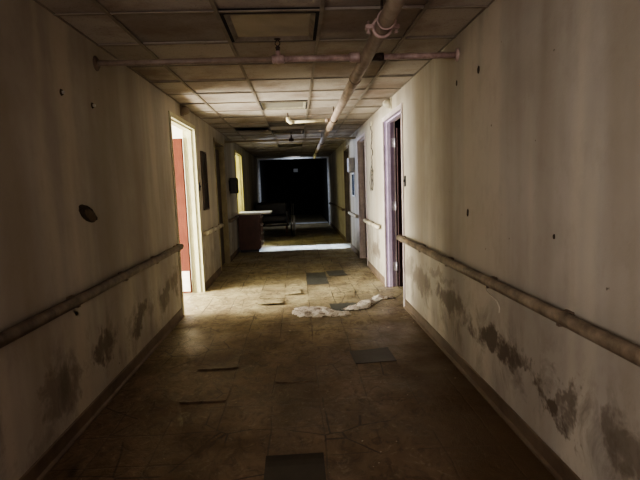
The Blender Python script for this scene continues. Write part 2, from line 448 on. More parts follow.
# ------------------------------------------------------------------ handrails
def handrail(x, s, y0, y1, mat, label, bmat=None, nb=None):
    root = thing('handrail', (x, (y0+y1)/2, .70), label, 'handrail')
    z = .80
    prof = [(x+s*.035, z-.033), (x+s*.058, z-.036), (x+s*.071, z-.027), (x+s*.076, z-.009), (x+s*.075, z+.006),
            (x+s*.067, z+.019), (x+s*.055, z+.024), (x+s*.035, z+.022)]
    # gently worn bar, cut along its length so that it sags slightly
    bm = new(); n = max(2, int((y1-y0)/.25)); rings = []
    for i in range(n+1):
        y = y0+(y1-y0)*i/n; w = .004*noise.noise(Vector((x*3, y*1.3, 0)))
        rings.append([bm.verts.new((px, y, pz+w)) for px, pz in prof])
    k = len(prof)
    for i in range(n):
        for j in range(k):
            bm.faces.new((rings[i][j], rings[i][(j+1) % k], rings[i+1][(j+1) % k], rings[i+1][j]))
    bm.faces.new(rings[0][::-1]); bm.faces.new(rings[-1])
    obj('rail', bm, mat, root, True)
    for ye, d in ((y0, -1), (y1, 1)):                 # ends return to the wall
        bm = new(); c = Vector((x+s*.035, ye, z)); rows = []
        for a in range(0, 7):
            th = math.radians(a*15)
            row = []
            for px, pz in prof:
                u = abs(px-x)-.035
                row.append(bm.verts.new((x+s*(.035+u*math.cos(th)-.034*(1-math.cos(th))*(1 if u < .01 else 0)), ye+d*u*math.sin(th), pz)))
            rows.append(row)
        for i in range(6):
            for j in range(k):
                try: bm.faces.new((rows[i][j], rows[i][(j+1) % k], rows[i+1][(j+1) % k], rows[i+1][j]))
                except ValueError: pass
        quad_box(bm, min(x, x+s*.05), max(x, x+s*.05), ye-.01, ye+.012, z-.034, z+.024, .004)
        obj('end_cap', bm, mat, root, True)
    nb = nb or max(2, round((y1-y0)/.81)+1)
    for i in range(nb):
        y = y0+.12+(y1-y0-.24)*i/(nb-1)
        bm = new()
        quad_box(bm, min(x, x+s*.012), max(x, x+s*.012), y-.03, y+.03, z-.05, z+.02, .004)
        quad_box(bm, min(x+s*.01, x+s*.06), max(x+s*.01, x+s*.06), y-.012, y+.012, z-.047, z-.034, .004)
        quad_box(bm, min(x+s*.008, x+s*.036), max(x+s*.008, x+s*.036), y-.02, y+.02, z-.05, z+.02, .004)
        obj('bracket', bm, bmat or M['bracket'], root)
    return root
handrail(XL, 1, Y0+.1, 5.24, M['rail_left'], 'long grimy brown handrail along the near left wall')
handrail(XR, -1, Y0+.1, 5.26, M['rail'], 'long grimy beige handrail along the near right wall')
handrail(XR, -1, 6.66, 7.98, M['rail_clean'], 'short pale handrail under the dangling wire on the right wall')
handrail(XR, -1, 9.08, 10.35, M['rail_clean'], 'short bluish white handrail below the grey box on the right wall')
handrail(XR, -1, 11.75, 16.5, M['rail'], 'dim brown handrail at the dark far end of the right wall')
handrail(XL, 1, 6.75, 8.15, M['rail_clean'], 'short pale handrail below the tall dark cabinet on the left wall')
handrail(XL, 1, 9.2, 10.33, M['rail_left'], 'short dull handrail below the black box on the left wall')

# loose cord hooked on the right handrail, paper scrap on the left one
bm = new()
tube(bm, [(XR-.074, 2.74, .775), (XR-.079, 2.70, .745), (XR-.088, 2.62, .742), (XR-.088, 2.54, .728), (XR-.09, 2.50, .70), (XR-.088, 2.51, .672)], .0035, 8)
tag(obj('cord', bm, M['cream_box']), 'frayed white cord hanging under the near right handrail', 'cord')
bm = new()
vs = [bm.verts.new(c) for c in ((XL+.077, 2.63, .765), (XL+.078, 2.66, .772), (XL+.077, 2.70, .735), (XL+.077, 2.665, .720))]
bm.faces.new(vs); bmesh.ops.solidify(bm, geom=bm.faces[:], thickness=.002)
tag(obj('paper_scrap', bm, M['cream_box']), 'tiny white scrap stuck to the near left handrail', 'scrap')

# ------------------------------------------------------------------ ceiling panels
def ceiling_panel(row, label, lens, rim, ya=None, yb=None, tilt=0.0, frame=True):
    y0 = 2.9+.592*row if ya is None else ya; y1 = y0+.592 if yb is None else yb
    x0, x1 = -.42, .19
    root = thing('ceiling_panel', ((x0+x1)/2, (y0+y1)/2, ZC), label, 'ceiling panel')
    zt = ZC
    if frame:
        bm = new()                                    # black strip painted in for the shadow gap
        w = .035
        quad_box(bm, x0+.012, x0+w, y0+.012, y1-.012, zt-.004, zt+.03); quad_box(bm, x1-w, x1-.012, y0+.012, y1-.012, zt-.004, zt+.03)
        quad_box(bm, x0+w, x1-w, y0+.012, y0+w, zt-.004, zt+.03); quad_box(bm, x0+w, x1-w, y1-w, y1-.012, zt-.004, zt+.03)
        tag(obj('shadow_frame', bm, M['grid_dark'], root), 'black strip standing in for the shadow gap')
        bm = new()
        a, b = .035, .068                             # sloping cream rim
        o_ = [(x0+a, y0+a), (x1-a, y0+a), (x1-a, y1-a), (x0+a, y1-a)]; i_ = [(x0+b, y0+b), (x1-b, y0+b), (x1-b, y1-b), (x0+b, y1-b)]
        O = [bm.verts.new((x, y, zt-.008)) for x, y in o_]; I = [bm.verts.new((x, y, zt+.02)) for x, y in i_]
        for k in range(4): bm.faces.new((O[k], O[(k+1) % 4], I[(k+1) % 4], I[k]))
        bmesh.ops.solidify(bm, geom=bm.faces[:], thickness=.006)
        tag(obj('rim', bm, rim, root), 'cream sloping rim')
        bm = new(); quad_box(bm, x0+b-.01, x1-b+.01, y0+b-.01, y1-b+.01, zt+.015, zt+.03)
        obj('lens', bm, lens, root)
    else:
        bm = new(); quad_box(bm, x0+.006, x1-.006, y0+.006, y1-.006, zt+.004, zt+.018)
        for v in bm.verts: v.co.z += tilt*(v.co.y-y0)
        obj('lens', bm, lens, root)
    return root
ceiling_panel(0, 'large square recessed ceiling panel nearest, in front of the first cross pipe', M['lens'], M['panel_rim'])
ceiling_panel(5, 'recessed ceiling panel with pale ends above the broken branch pipe', M['lens_grey'], M['cream_box'])
ceiling_panel(8, 'dark brown ceiling tile just beyond the short branch pipe', M['lens_dark'], M['panel_rim'], frame=False)
ceiling_panel(10, 'dim recessed ceiling panel just before the far cross pipe', M['lens_dark'], M['lens'])
ceiling_panel(15, 'farthest dark recessed ceiling panel near the black opening', M['lens_dark'], M['lens_dark'])

# ------------------------------------------------------------------ sprinkler pipework
def lerp(a, b, t): return a+(b-a)*t
mx = lambda y: lerp(.505, .55, (y+2)/15.0)
mz = lambda y: lerp(2.285, 2.255, (y+2)/15.0)
root = thing('main_pipe', (mx(3), 3, mz(3)), 'thick dusty sprinkler main pipe running along the ceiling', 'pipe')
bm = new(); tube(bm, [(mx(y), y, mz(y)) for y in (-2.1, 0, 2, 4, 6, 8, 10, 12, 12.6)], .043, 20); obj('pipe_run', bm, M['pipe'], root)
bm = new()
tube(bm, [(mx(12.6), 12.6, mz(12.6)), (mx(12.6)-.005, 12.8, mz(12.6)-.01), (mx(12.6)-.02, 12.95, mz(12.6)-.05), (mx(12.6)-.03, 13.0, mz(12.6)-.11)], [.042, .042, .040, .034], 14)
tag(obj('elbow', bm, M['head'], root), 'pale drooping pipe end')
for y in (4.05, 7.3, 9.9):
    bm = new(); torus(bm, (mx(y), y, mz(y)), (0, 1, 0), .044, .006); obj('coupling_ring', bm, M['pipe'], root)
# hanger clamp close to the camera
y = 2.78; c = Vector((mx(y), y, mz(y)))
bm = new()
torus(bm, c+Vector((0, -.13, 0)), (0, 1, .3), .049, .005, n=28)
obj('retaining_ring', bm, M['pipe_pink'], root); bm = new()
torus(bm, c, (0, 1, .10), .052, .009, n=28)
for s in (-1, 1):
    quad_box(bm, c.x+s*.074-.022, c.x+s*.074+.022, y-.02, y+.02, c.z-.010, c.z+.014, .004)
    tube(bm, [(c.x+s*.078, y, c.z-.03), (c.x+s*.078, y, c.z+.035)], .006, 8)
    tube(bm, [(c.x+s*.078, y, c.z-.034), (c.x+s*.078, y, c.z-.02)], .012, 6)
tag(obj('hanger_clamp', bm, M['pipe_pink'], root), 'pinkish white split clamp with bolts')
bm = new(); tube(bm, [(c.x, y, c.z+.045), (c.x, y, ZC+.01)], .007, 8); obj('hanger_rod', bm, M['pipe_iron'], root)
for yy in (6.4, 9.6, 12.2):
    bm = new(); torus(bm, (mx(yy), yy, mz(yy)), (0, 1, 0), .048, .005)
    tube(bm, [(mx(yy), yy, mz(yy)+.04), (mx(yy), yy, ZC+.01)], .006, 8); obj('pipe_hanger', bm, M['pipe_iron'], root)

YB, ZB = 3.44, 2.285
def flange(bm, x, s, y, z, r=.050):
    tube(bm, [(x, y, z), (x+s*.006, y, z), (x+s*.018, y, z)], [r, r, r*.62], 20)
def sprinkler(root, x, y, z, mat_body, up=1, h=.085):
    bm = new()
    tube(bm, [(x-.045, y, z), (x-.035, y, z), (x-.03, y, z), (x+.03, y, z), (x+.035, y, z), (x+.045, y, z)], [.022, .031, .028, .028, .031, .022], 16)
    bmesh.ops.create_uvsphere(bm, u_segments=16, v_segments=10, radius=.032, matrix=Matrix.Translation((x, y, z)))
    tube(bm, [(x, y, z), (x, y, z+up*.055)], [.020, .017], 12)
    tee = obj('tee_fitting', bm, mat_body, root, True)
    bm = new()
    tube(bm, [(x, y, z+up*.05), (x, y, z+up*(.05+h*.25)), (x, y, z+up*(.05+h*.3)), (x, y, z+up*(.05+h*.45))], [.014, .014, .019, .010], 10)
    for s in (-1, 1):
        tube(bm, [(x, y, z+up*(.05+h*.4)), (x+s*.016, y, z+up*(.05+h*.6)), (x+s*.014, y, z+up*(.05+h*.8)), (x, y, z+up*(.05+h*.95))], .0035, 6)
    tube(bm, [(x, y, z+up*(.05+h*.95)), (x, y, z+up*(.05+h))], [.020, .024], 12)
    tag(obj('sprinkler_head', bm, M['pipe_iron'], root), 'small dark upright sprinkler head')
root = thing('branch_pipe', (-.4, YB, ZB), 'thin cross pipe from the left wall to the main pipe, nearest the camera', 'pipe')
bm = new(); tube(bm, [(XL+.003, YB, ZB), (-.9, YB, ZB), (-.12, YB, ZB)], .019, 16); obj('pipe_run', bm, M['pipe'], root)
bm = new(); tube(bm, [(-.06, YB, ZB), (.2, YB, ZB), (mx(YB)-.05, YB, ZB)], .021, 16)
tag(obj('pipe_run', bm, M['pipe_pink'], root), 'pinker stretch of pipe beside the main')
bm = new(); flange(bm, XL, 1, YB, ZB); obj('wall_flange', bm, M['bracket'], root)
sprinkler(root, -.09, YB, ZB, M['pipe_pink'])
bm = new(); tube(bm, [(mx(YB)-.115, YB, ZB), (mx(YB)-.10, YB, ZB), (mx(YB)-.06, YB, ZB), (mx(YB)-.043, YB, ZB)], [.028, .034, .034, .036], 16)
obj('socket', bm, M['pipe_pink'], root)
root = thing('branch_pipe', (.9, YB, ZB), 'thin cross pipe from the main pipe to the right wall', 'pipe')
bm = new(); tube(bm, [(mx(YB)+.12, YB, ZB), (XR-.003, YB, ZB)], .020, 16); obj('pipe_run', bm, M['pipe_pink'], root)
bm = new(); flange(bm, XR, -1, YB, ZB, .045); obj('wall_flange', bm, M['pipe_pink'], root)
bm = new(); tube(bm, [(mx(YB)+.045, YB, ZB), (mx(YB)+.08, YB, ZB), (mx(YB)+.10, YB, ZB), (mx(YB)+.125, YB, ZB)], [.024, .024, .028, .028], 14)
tag(obj('socket', bm, M['pipe_iron'], root), 'blackened pipe joint')
# broken branch further on
y = 6.62
root = thing('branch_pipe', (.2, y, 2.29), 'short cream branch pipe with upturned elbow, left of the main', 'pipe')
bm = new(); tube(bm, [(-.03, y, 2.275), (mx(y)-.05, y, 2.285)], .019, 14); tag(obj('pipe_run', bm, M['head'], root))
bm = new(); tube(bm, [(.0, y, 2.275), (-.045, y, 2.277), (-.072, y, 2.30), (-.078, y, 2.34)], [.026, .032, .032, .028], 14, True); obj('elbow', bm, M['head'], root, False)
bm = new(); tube(bm, [(-.078, y, 2.33), (-.078, y, 2.40)], [.012, .008], 8); obj('sprinkler_head', bm, M['pipe_iron'], root)
bm = new(); tube(bm, [(mx(y)-.10, y, 2.285), (mx(y)-.043, y, 2.285)], .027, 14); obj('socket', bm, M['pipe'], root)
# far cross pipe
y = 9.3
root = thing('branch_pipe', (-.4, y, 2.30), 'farther cross pipe spanning the corridor beyond the dark ceiling gap', 'pipe')
bm = new(); tube(bm, [(XL+.003, y, 2.295), (mx(y)-.043, y, 2.295)], .021, 14); obj('pipe_run', bm, M['lens'], root)
bm = new(); tube(bm, [(mx(y)+.043, y, 2.295), (XR-.003, y, 2.295)], .021, 14); obj('pipe_run', bm, M['lens'], root)
bm = new(); flange(bm, XL, 1, y, 2.295); obj('wall_flange', bm, M['lens'], root)
sprinkler(root, -.06, y-.001, 2.295, M['pipe_iron'])

# ------------------------------------------------------------------ things on the walls
# nurse call dome lights over doors
def call_light(x, s, y, mat, label):
    root = thing('call_light', (x, y, 2.355), label, 'wall light')
    bm = new(); quad_box(bm, min(x, x+s*.014), max(x, x+s*.014), y-.065, y+.065, 2.285, 2.415, .004); obj('back_plate', bm, mat, root)
    bm = new()
    bmesh.ops.create_uvsphere(bm, u_segments=20, v_segments=12, radius=1, matrix=Matrix.Translation((x+s*.012, y, 2.352)) @ Matrix.Diagonal((.09, .06, .058, 1)))
    bmesh.ops.bisect_plane(bm, geom=bm.verts[:]+bm.edges[:]+bm.faces[:], plane_co=(x+s*.012, 0, 0), plane_no=(-s, 0, 0), clear_outer=True)
    obj('dome', bm, mat, root, True)
call_light(XR, -1, 5.82, M['cream_box'], 'cream dome call light above the first right doorway')
call_light(XL, 1, 5.90, M['frame_brown'], 'dull brown call light above the bright left doorway')

# tall dark cabinet, left wall
root = thing('wall_cabinet', (XL, 7.04, 1.12), 'tall narrow dark recessed cabinet on the left wall', 'cabinet')
bm = new()
for a in ((6.86, 6.885, 1.11, 1.95), (7.195, 7.22, 1.11, 1.95), (6.885, 7.195, 1.11, 1.135), (6.885, 7.195, 1.925, 1.95)):
    quad_box(bm, XL, XL+.025, *a, .003)
obj('frame', bm, M['door_dark'], root)
bm = new(); quad_box(bm, XL, XL+.008, 6.885, 7.195, 1.135, 1.925); obj('panel', bm, M['notice_in'], root)
bm = new(); quad_box(bm, XL+.008, XL+.02, 6.885, 7.195, 1.50, 1.515); quad_box(bm, XL+.008, XL+.03, 6.90, 6.92, 1.45, 1.56, .003); obj('crossbar', bm, M['bracket'], root)
# switches
def switch(x, s, y, z, label, mat):
    root = thing('light_switch', (x, y, z), label, 'switch')
    bm = new(); quad_box(bm, min(x, x+s*.007), max(x, x+s*.007), y-.036, y+.036, z-.058, z+.058, .003); obj('cover_plate', bm, mat, root)
    bm = new(); quad_box(bm, min(x+s*.006, x+s*.02), max(x+s*.006, x+s*.02), y-.008, y+.008, z-.014, z+.014, .002); obj('toggle', bm, mat, root)
switch(XL, 1, 6.68, 1.45, 'small dark switch beside the bright left doorway', M['black'])
switch(XR, -1, 5.12, 1.42, 'small black switch beside the first right doorway', M['black'])
# black box
root = thing('wall_box', (XL, 9.7, 1.3), 'black rectangular box mounted on the left wall', 'box')
bm = new(); quad_box(bm, XL+.02, XL+.15, 9.55, 9.90, 1.31, 1.62, .018); obj('housing', bm, M['black'], root)
bm = new(); quad_box(bm, XL, XL+.025, 9.60, 9.85, 1.36, 1.57, .003); obj('mounting_plate', bm, M['black'], root)
bm = new(); quad_box(bm, XL+.148, XL+.154, 9.59, 9.86, 1.35, 1.58, .002); obj('front_panel', bm, M['notice_in'], root)
# right wall: grey box and bluish strip panel
root = thing('dispenser', (XR, 9.66, 1.66), 'pale grey box sticking out from the right wall', 'dispenser')
bm = new(); quad_box(bm, XR-.12, XR-.002, 9.58, 9.84, 1.66, 1.94, .015); obj('housing', bm, M['grey_box'], root)
bm = new(); quad_box(bm, XR-.105, XR-.015, 9.60, 9.82, 1.648, 1.665, .003); obj('outlet', bm, M['black'], root)
root = thing('wall_panel', (XR, 9.75, 1.2), 'narrow blue grey panel under the grey box', 'panel')
bm = new(); quad_box(bm, XR-.018, XR-.001, 9.55, 9.92, 1.16, 1.64, .004); obj('panel_frame', bm, M['frame_steel'], root)
bm = new(); quad_box(bm, XR-.022, XR-.016, 9.58, 9.89, 1.19, 1.61, .002); obj('pane', bm, M['glass_blue'], root)
# hanging wire
root = thing('dangling_wire', (XR, 7.3, 2.3), 'thin twisted wire dangling down the right wall between doorways', 'wire')
bm = new(); pts = []; rnd = random.Random(3)
for i in range(46):
    t = i/45; pts.append((XR-.012-.006*math.sin(i*.9), 7.27+.05*math.sin(i*.55)+.02*rnd.uniform(-1, 1), 2.30-.98*t))
tube(bm, pts, .0055, 6)
pts = [(XR-.014, 7.30+.10*math.sin(a)*(.5+.5*a/6.28), 1.62-.16*(1-math.cos(a))) for a in [k*.35 for k in range(19)]]
tube(bm, pts, .005, 6)
pts = [(XR-.014, 7.27, 1.70), (XR-.016, 7.38, 1.62), (XR-.014, 7.52, 1.42), (XR-.012, 7.46, 1.30), (XR-.012, 7.36, 1.36), (XR-.012, 7.33, 1.50)]
tube(bm, pts, .005, 6)
obj('wire', bm, M['wire'], root)
bm = new(); quad_box(bm, XR-.02, XR, 7.24, 7.30, 2.27, 2.33, .004); obj('wall_clip', bm, M['cream_box'], root)

# holes, anchors and gouges
def gouge(x, s, y, z, ry, rz, rot, label, name='wall_hole', mat=None, seed=0, cat='hole'):
    bm = new(); n = 22; rnd = random.Random(seed)
    ring = []; inner = []
    for i in range(n):
        a = 2*math.pi*i/n; k = 1+rnd.uniform(-.08, .08)
        u, w = ry*math.cos(a)*k, rz*math.sin(a)*k
        yy, zz = y+u*math.cos(rot)-w*math.sin(rot), z+u*math.sin(rot)+w*math.cos(rot)
        ring.append(bm.verts.new((x+s*.0015, yy, zz)))
        inner.append(bm.verts.new((x+s*.005, lerp(y, yy, .86), lerp(z, zz, .86))))
    for i in range(n): bm.faces.new((ring[i], ring[(i+1) % n], inner[(i+1) % n], inner[i]))
    bm.faces.new(inner)
    return tag(obj(name, bm, mat or M['hole']), label, cat)
h = gouge(XL, 1, 3.105, 1.275, .135, .048, -.32, 'oval plaster hole in the near left wall', seed=2)
b = gouge(XL+.004, 1, 3.135, 1.265, .085, .035, -.32, 'x', 'plaster_core', M['plug'], 3)
del b['label']; del b['category']; b.parent = h
tag(b, 'paler plaster core')
gouge(XR, -1, 3.23, 1.18, .014, .028, .2, 'small torn hole in the right wall above the handrail', seed=5)
gouge(XR, -1, 3.04, 2.09, .016, .024, .1, 'dark nick high on the right wall below the cross pipe', seed=6)
gouge(XR, -1, 3.45, 2.095, .012, .020, .1, 'smaller dark nick just left of the nick on the right wall', seed=7)
gouge(XR, -1, 2.12, 1.13, .008, .012, 0, 'tiny dark pinhole near the right edge of the wall', seed=8)
for (y, z, lab) in ((2.90, 1.99, 'round screw anchor high on the near left wall, nearer one'), (3.32, 1.985, 'round screw anchor high on the near left wall, farther one')):
    root = thing('wall_anchor', (XL, y, z), lab, 'anchor')
    bm = new(); tube(bm, [(XL, y, z), (XL+.006, y, z)], [.020, .016], 14); obj('collar', bm, M['hole'], root)
    bm = new(); tube(bm, [(XL+.004, y, z), (XL+.018, y, z), (XL+.022, y, z)], [.009, .010, .005], 10); obj('screw', bm, M['kick'], root)

# ------------------------------------------------------------------ desk at the left, behind the second doorway
root = thing('desk', (-1.07, 10.75, 0), 'dark red brown desk cabinet with white top against the left wall', 'desk')
bm = new(); quad_box(bm, -1.30, -.845, 10.45, 11.25, .06, .83, .006); obj('carcass', bm, M['wood_dark'], root)
bm = new(); quad_box(bm, -1.29, -.88, 10.47, 11.23, 0, .06); obj('plinth', bm, M['black'], root)
bm = new(); quad_box(bm, -1.325, -.585, 10.40, 11.30, .83, .862, .006); obj('desktop', bm, M['top'], root)
for i in range(4):
    bm = new(); z0 = .085+i*.185
    quad_box(bm, -.846, -.826, 10.475, 11.225, z0, z0+.170, .004); dr = obj('drawer', bm, M['wood_dark'], root)
    bm = new(); tube(bm, [(-.827, 10.62, z0+.12), (-.795, 10.62, z0+.12), (-.795, 11.08, z0+.12), (-.827, 11.08, z0+.12)], .010, 8); obj('handle', bm, M['kick'], dr)

# ------------------------------------------------------------------ couch in the dark behind the desk
root = thing('couch', (-.72, 14.0, 0), 'dark upholstered couch with metal rail in the unlit far end', 'couch')
bm = new(); quad_box(bm, -1.25, -.32, 13.6, 14.4, .40, .60, .05); obj('seat_cushion', bm, M['uphol'], root)
bm = new(); quad_box(bm, -1.28, -.30, 14.25, 14.5, .35, .96, .06); obj('backrest', bm, M['uphol'], root)
for x in (-1.33, -.34):
    bm = new(); quad_box(bm, x, x+.10, 13.55, 14.45, .30, .74, .04); obj('armrest', bm, M['uphol'], root)
bm = new(); tube(bm, [(-.93, 13.50, .37), (-.31, 13.50, .37)], .018, 10); tag(obj('front_rail', bm, M['chrome'], root), 'dull chrome rail')
bm = new(); quad_box(bm, -1.27, -.28, 13.55, 14.45, .30, .40, .01); obj('base_frame', bm, M['uphol'], root)
for x in (-1.22, -.33):
    for y in (13.6, 14.4):
        bm = new(); tube(bm, [(x, y, .31), (x, y, 0)], [.025, .018], 8); obj('leg', bm, M['wood_dark'], root)
# folded walker/wheel beside it
root = thing('wheelchair', (-.16, 13.6, 0), 'folded wheelchair leaning beside the dark couch', 'wheelchair')
for x in (-.19, -.10):
    bm = new(); torus(bm, (x, 13.85, .30), (1, .05, 0), .285, .016, n=32); torus(bm, (x, 13.85, .30), (1, .05, 0), .255, .006, n=32)
    for k in range(8):
        a = k*math.pi/8
        tube(bm, [(x, 13.85+.27*math.cos(a), .30+.27*math.sin(a)), (x, 13.85-.27*math.cos(a), .30-.27*math.sin(a))], .003, 5)
    obj('wheel', bm, M['grey_box'] if x > -.15 else M['black'], root)
bm = new()
for x in (-.17, -.12):
    tube(bm, [(x, 13.5, .08), (x, 13.5, .66), (x, 13.95, .66), (x, 14.0, .88), (x, 14.12, .90)], .012, 8)
tube(bm, [(-.19, 13.85, .30), (-.10, 13.85, .30)], .02, 10)
obj('frame', bm, M['chrome'], root)
for x in (-.17, -.12):
    bm = new(); torus(bm, (x, 13.5, .08), (1, 0, 0), .065, .014, n=18); obj('caster', bm, M['black'], root)
# rags on the couch back
def crumple(name, outline, zbase, height, mat, label, cat, seed, res=.018, warp=1.0):
    """crumpled sheet following an irregular outline on a flat support"""
    from mathutils.geometry import intersect_point_tri_2d
    cx = sum(p[0] for p in outline)/len(outline); cy = sum(p[1] for p in outline)/len(outline)
    def inside(x, y):
        c = False; n = len(outline)
        for i in range(n):
            x1, y1 = outline[i]; x2, y2 = outline[(i+1) % n]
            if (y1 > y) != (y2 > y) and x < (x2-x1)*(y-y1)/(y2-y1)+x1: c = not c
        return c
    def edged(x, y):
        d = 9
        for i in range(len(outline)):
            a = Vector(outline[i]); b = Vector(outline[(i+1) % len(outline)]); p = Vector((x, y)); ab = b-a
            t = max(0, min(1, (p-a).dot(ab)/ab.length_squared)); d = min(d, (p-(a+ab*t)).length)
        return d
    xs = [p[0] for p in outline]; ys = [p[1] for p in outline]
    nx = int((max(xs)-min(xs))/res)+1; ny = int((max(ys)-min(ys))/res)+1
    bm = new(); V = {}
    for i in range(nx+1):
        for j in range(ny+1):
            x = min(xs)+i*res; y = min(ys)+j*res
            if inside(x, y):
                d = min(1, edged(x, y)/.06)
                q = Vector((x*7+seed, y*7, seed)); w = noise.noise_vector(q*1.1)*.4
                rdg = 1-abs(noise.noise(q*1.0+w))*2.2
                rdg2 = 1-abs(noise.noise(q*2.6+w))*2.0
                z = zbase+.004+height*(.15+.85*d)*(max(0, rdg)*.65+max(0, rdg2)*.35)
                V[i, j] = bm.verts.new((x+.012*warp*noise.noise(q*2), y+.012*warp*noise.noise(q*2+Vector((9, 9, 9))), z))
    for (i, j) in list(V):
        ks = [(i, j), (i+1, j), (i+1, j+1), (i, j+1)]
        if all(k in V for k in ks): bm.faces.new([V[k] for k in ks])
    for v in [v for v in bm.verts if not v.link_faces]: bm.verts.remove(v)
    bmesh.ops.solidify(bm, geom=bm.faces[:], thickness=.003)
    return tag(obj(name, bm, mat, None, True), label, cat)
crumple('rag', [(-1.10, 14.28), (-.98, 14.26), (-.94, 14.36), (-.99, 14.47), (-1.09, 14.46)], .955, .07, M['rag'], 'small grey rag heaped on the couch back, left', 'rag', 3)
crumple('rag', [(-.86, 14.28), (-.60, 14.27), (-.48, 14.31), (-.50, 14.46), (-.84, 14.47)], .955, .045, M['rag'], 'longer grey rag laid on the couch back, right', 'rag', 8)

# hanging exit sign far away in the dark
root = thing('hanging_sign', (0, 21.5, 2.15), 'small faint sign hanging in the dark far room', 'sign')
bm = new(); quad_box(bm, -.10, .10, 21.48, 21.52, 2.05, 2.20, .004); obj('sign_panel', bm, M['grey_box'], root)
bm = new(); 
for x in (-.07, .07): tube(bm, [(x, 21.5, 2.2), (x, 21.5, 2.52)], .004, 6)
obj('chain', bm, M['wire'], root)

# ------------------------------------------------------------------ rubbish on the floor
crumple('plastic_sheet', [(-.12, 5.22), (-.08, 5.40), (.06, 5.43), (.20, 5.42), (.30, 5.36), (.42, 5.18), (.53, 5.14), (.55, 5.00), (.46, 4.92), (.30, 4.96), (.12, 4.95), (-.03, 4.99), (-.10, 5.10)],
        0, .032, M['plastic'], 'crumpled whitish plastic sheet lying in mid corridor, left of the other', 'plastic sheet', 1)
crumple('plastic_sheet', [(.44, 5.22), (.50, 5.34), (.62, 5.42), (.72, 5.60), (.84, 5.62), (.90, 5.82), (1.00, 5.86), (1.04, 5.74), (1.16, 5.72), (1.14, 5.64), (.97, 5.58), (.86, 5.40), (.78, 5.24), (.62, 5.15)],
        0, .034, M['plastic'], 'crumpled whitish plastic sheet reaching toward the first right doorway', 'plastic sheet', 5)

def tile(x0, x1, y0, y1, lift, mat, label, rot=0.0, corner=0, curl=.5, name='floor_tile', group=None):
    """loose vinyl tile: one corner or edge curled up"""
    bm = new(); n = 8; cx, cy = (x0+x1)/2, (y0+y1)/2; V = []
    w, d = (x1-x0)/2, (y1-y0)/2
    for i in range(n+1):
        row = []
        for j in range(n+1):
            u, v = -1+2*i/n, -1+2*j/n
            k = {0: (v+1)/2, 1: (1-v)/2, 2: (u+v+2)/4, 3: (u-v+2)/4, 4: (2-u-v)/4, 5: (2-u+v)/4, 6: (u+1)/2, 7: (1-u)/2}[corner]
            x, y = u*w, v*d
            row.append(bm.verts.new((cx+x*math.cos(rot)-y*math.sin(rot), cy+x*math.sin(rot)+y*math.cos(rot), .0006+lift*max(0, k-curl)**1.5/(1-curl)**1.5)))
        V.append(row)
    for i in range(n):
        for j in range(n): bm.faces.new((V[i][j], V[i+1][j], V[i+1][j+1], V[i][j+1]))
    r = bmesh.ops.extrude_face_region(bm, geom=bm.faces[:])
    for v in [g for g in r['geom'] if isinstance(g, bmesh.types.BMVert)]: v.co.z += .0035
    o = tag(obj(name, bm, mat), label, 'floor tile', group)
    return o
tile(-.215, .085, 2.02, 2.345, .012, M['tile_near'], 'near black square floor tile at the bottom, closest to the camera', 0.0, 0, .7)
tile(.40, .73, 3.60, 3.89, .010, M['tile_near'], 'dark grey floor tile near the right side of the near floor', .06, 2)
tile(.34, .66, 5.19, 5.52, .006, M['tile_grey'], 'dark grey floor tile between the two plastic sheets', .05, 5)
tile(.10, .405, 6.70, 7.18, .008, M['tile_grey'], 'large grey exposed floor tile left of its neighbour in mid corridor', .0, 7)
tile(.10, .405, 7.19, 7.62, .006, M['tile_grey'], 'large grey floor tile behind the large grey tile', .0, 7)
tile(.44, .72, 7.22, 7.74, .02, M['tile_grey'], 'grey floor tile right of and behind the large grey one', .04, 1)
E_ = [(-.52, -.215, 5.60, 5.90, .030, 1, 'tan lifted floor tile left of the plastic sheets'),
      (-.525, -.215, 5.92, 6.55, .022, 7, 'long tan lifted floor tile with a dark left edge'),
      (-.21, .0, 6.10, 6.40, .030, 3, 'tan tile corner curled up in mid corridor'),
      (.10, .405, 5.85, 6.16, .020, 0, 'tan lifted tile behind the left plastic sheet'),
      (.42, .69, 5.86, 6.14, .018, 0, 'tan lifted tile behind the gap between plastic sheets'),
      (.72, 1.0, 6.02, 6.32, .028, 2, 'tan curled tile near the first right doorway'),
      (-.83, -.52, 3.62, 3.90, .012, 1, 'brown lifted tile on the near left floor'),
      (-.49, -.22, 3.95, 4.22, .014, 0, 'brown lifted tile left of centre on the near floor'),
      (-.21, .09, 3.30, 3.60, .012, 7, 'brown slightly lifted tile in the middle of the near floor'),
      (-.83, -.52, 3.05, 3.32, .010, 1, 'brown lifted tile nearest the left handrail wall'),
      (.95, 1.13, 6.9, 7.2, .018, 7, 'tan lifted tile beside the right wall baseboard')]
for x0, x1, y0, y1, l, cr, lab in E_:
    tile(x0, x1, y0, y1, l*.6, M['floor'], lab, random.uniform(-.04, .04), cr, .35)

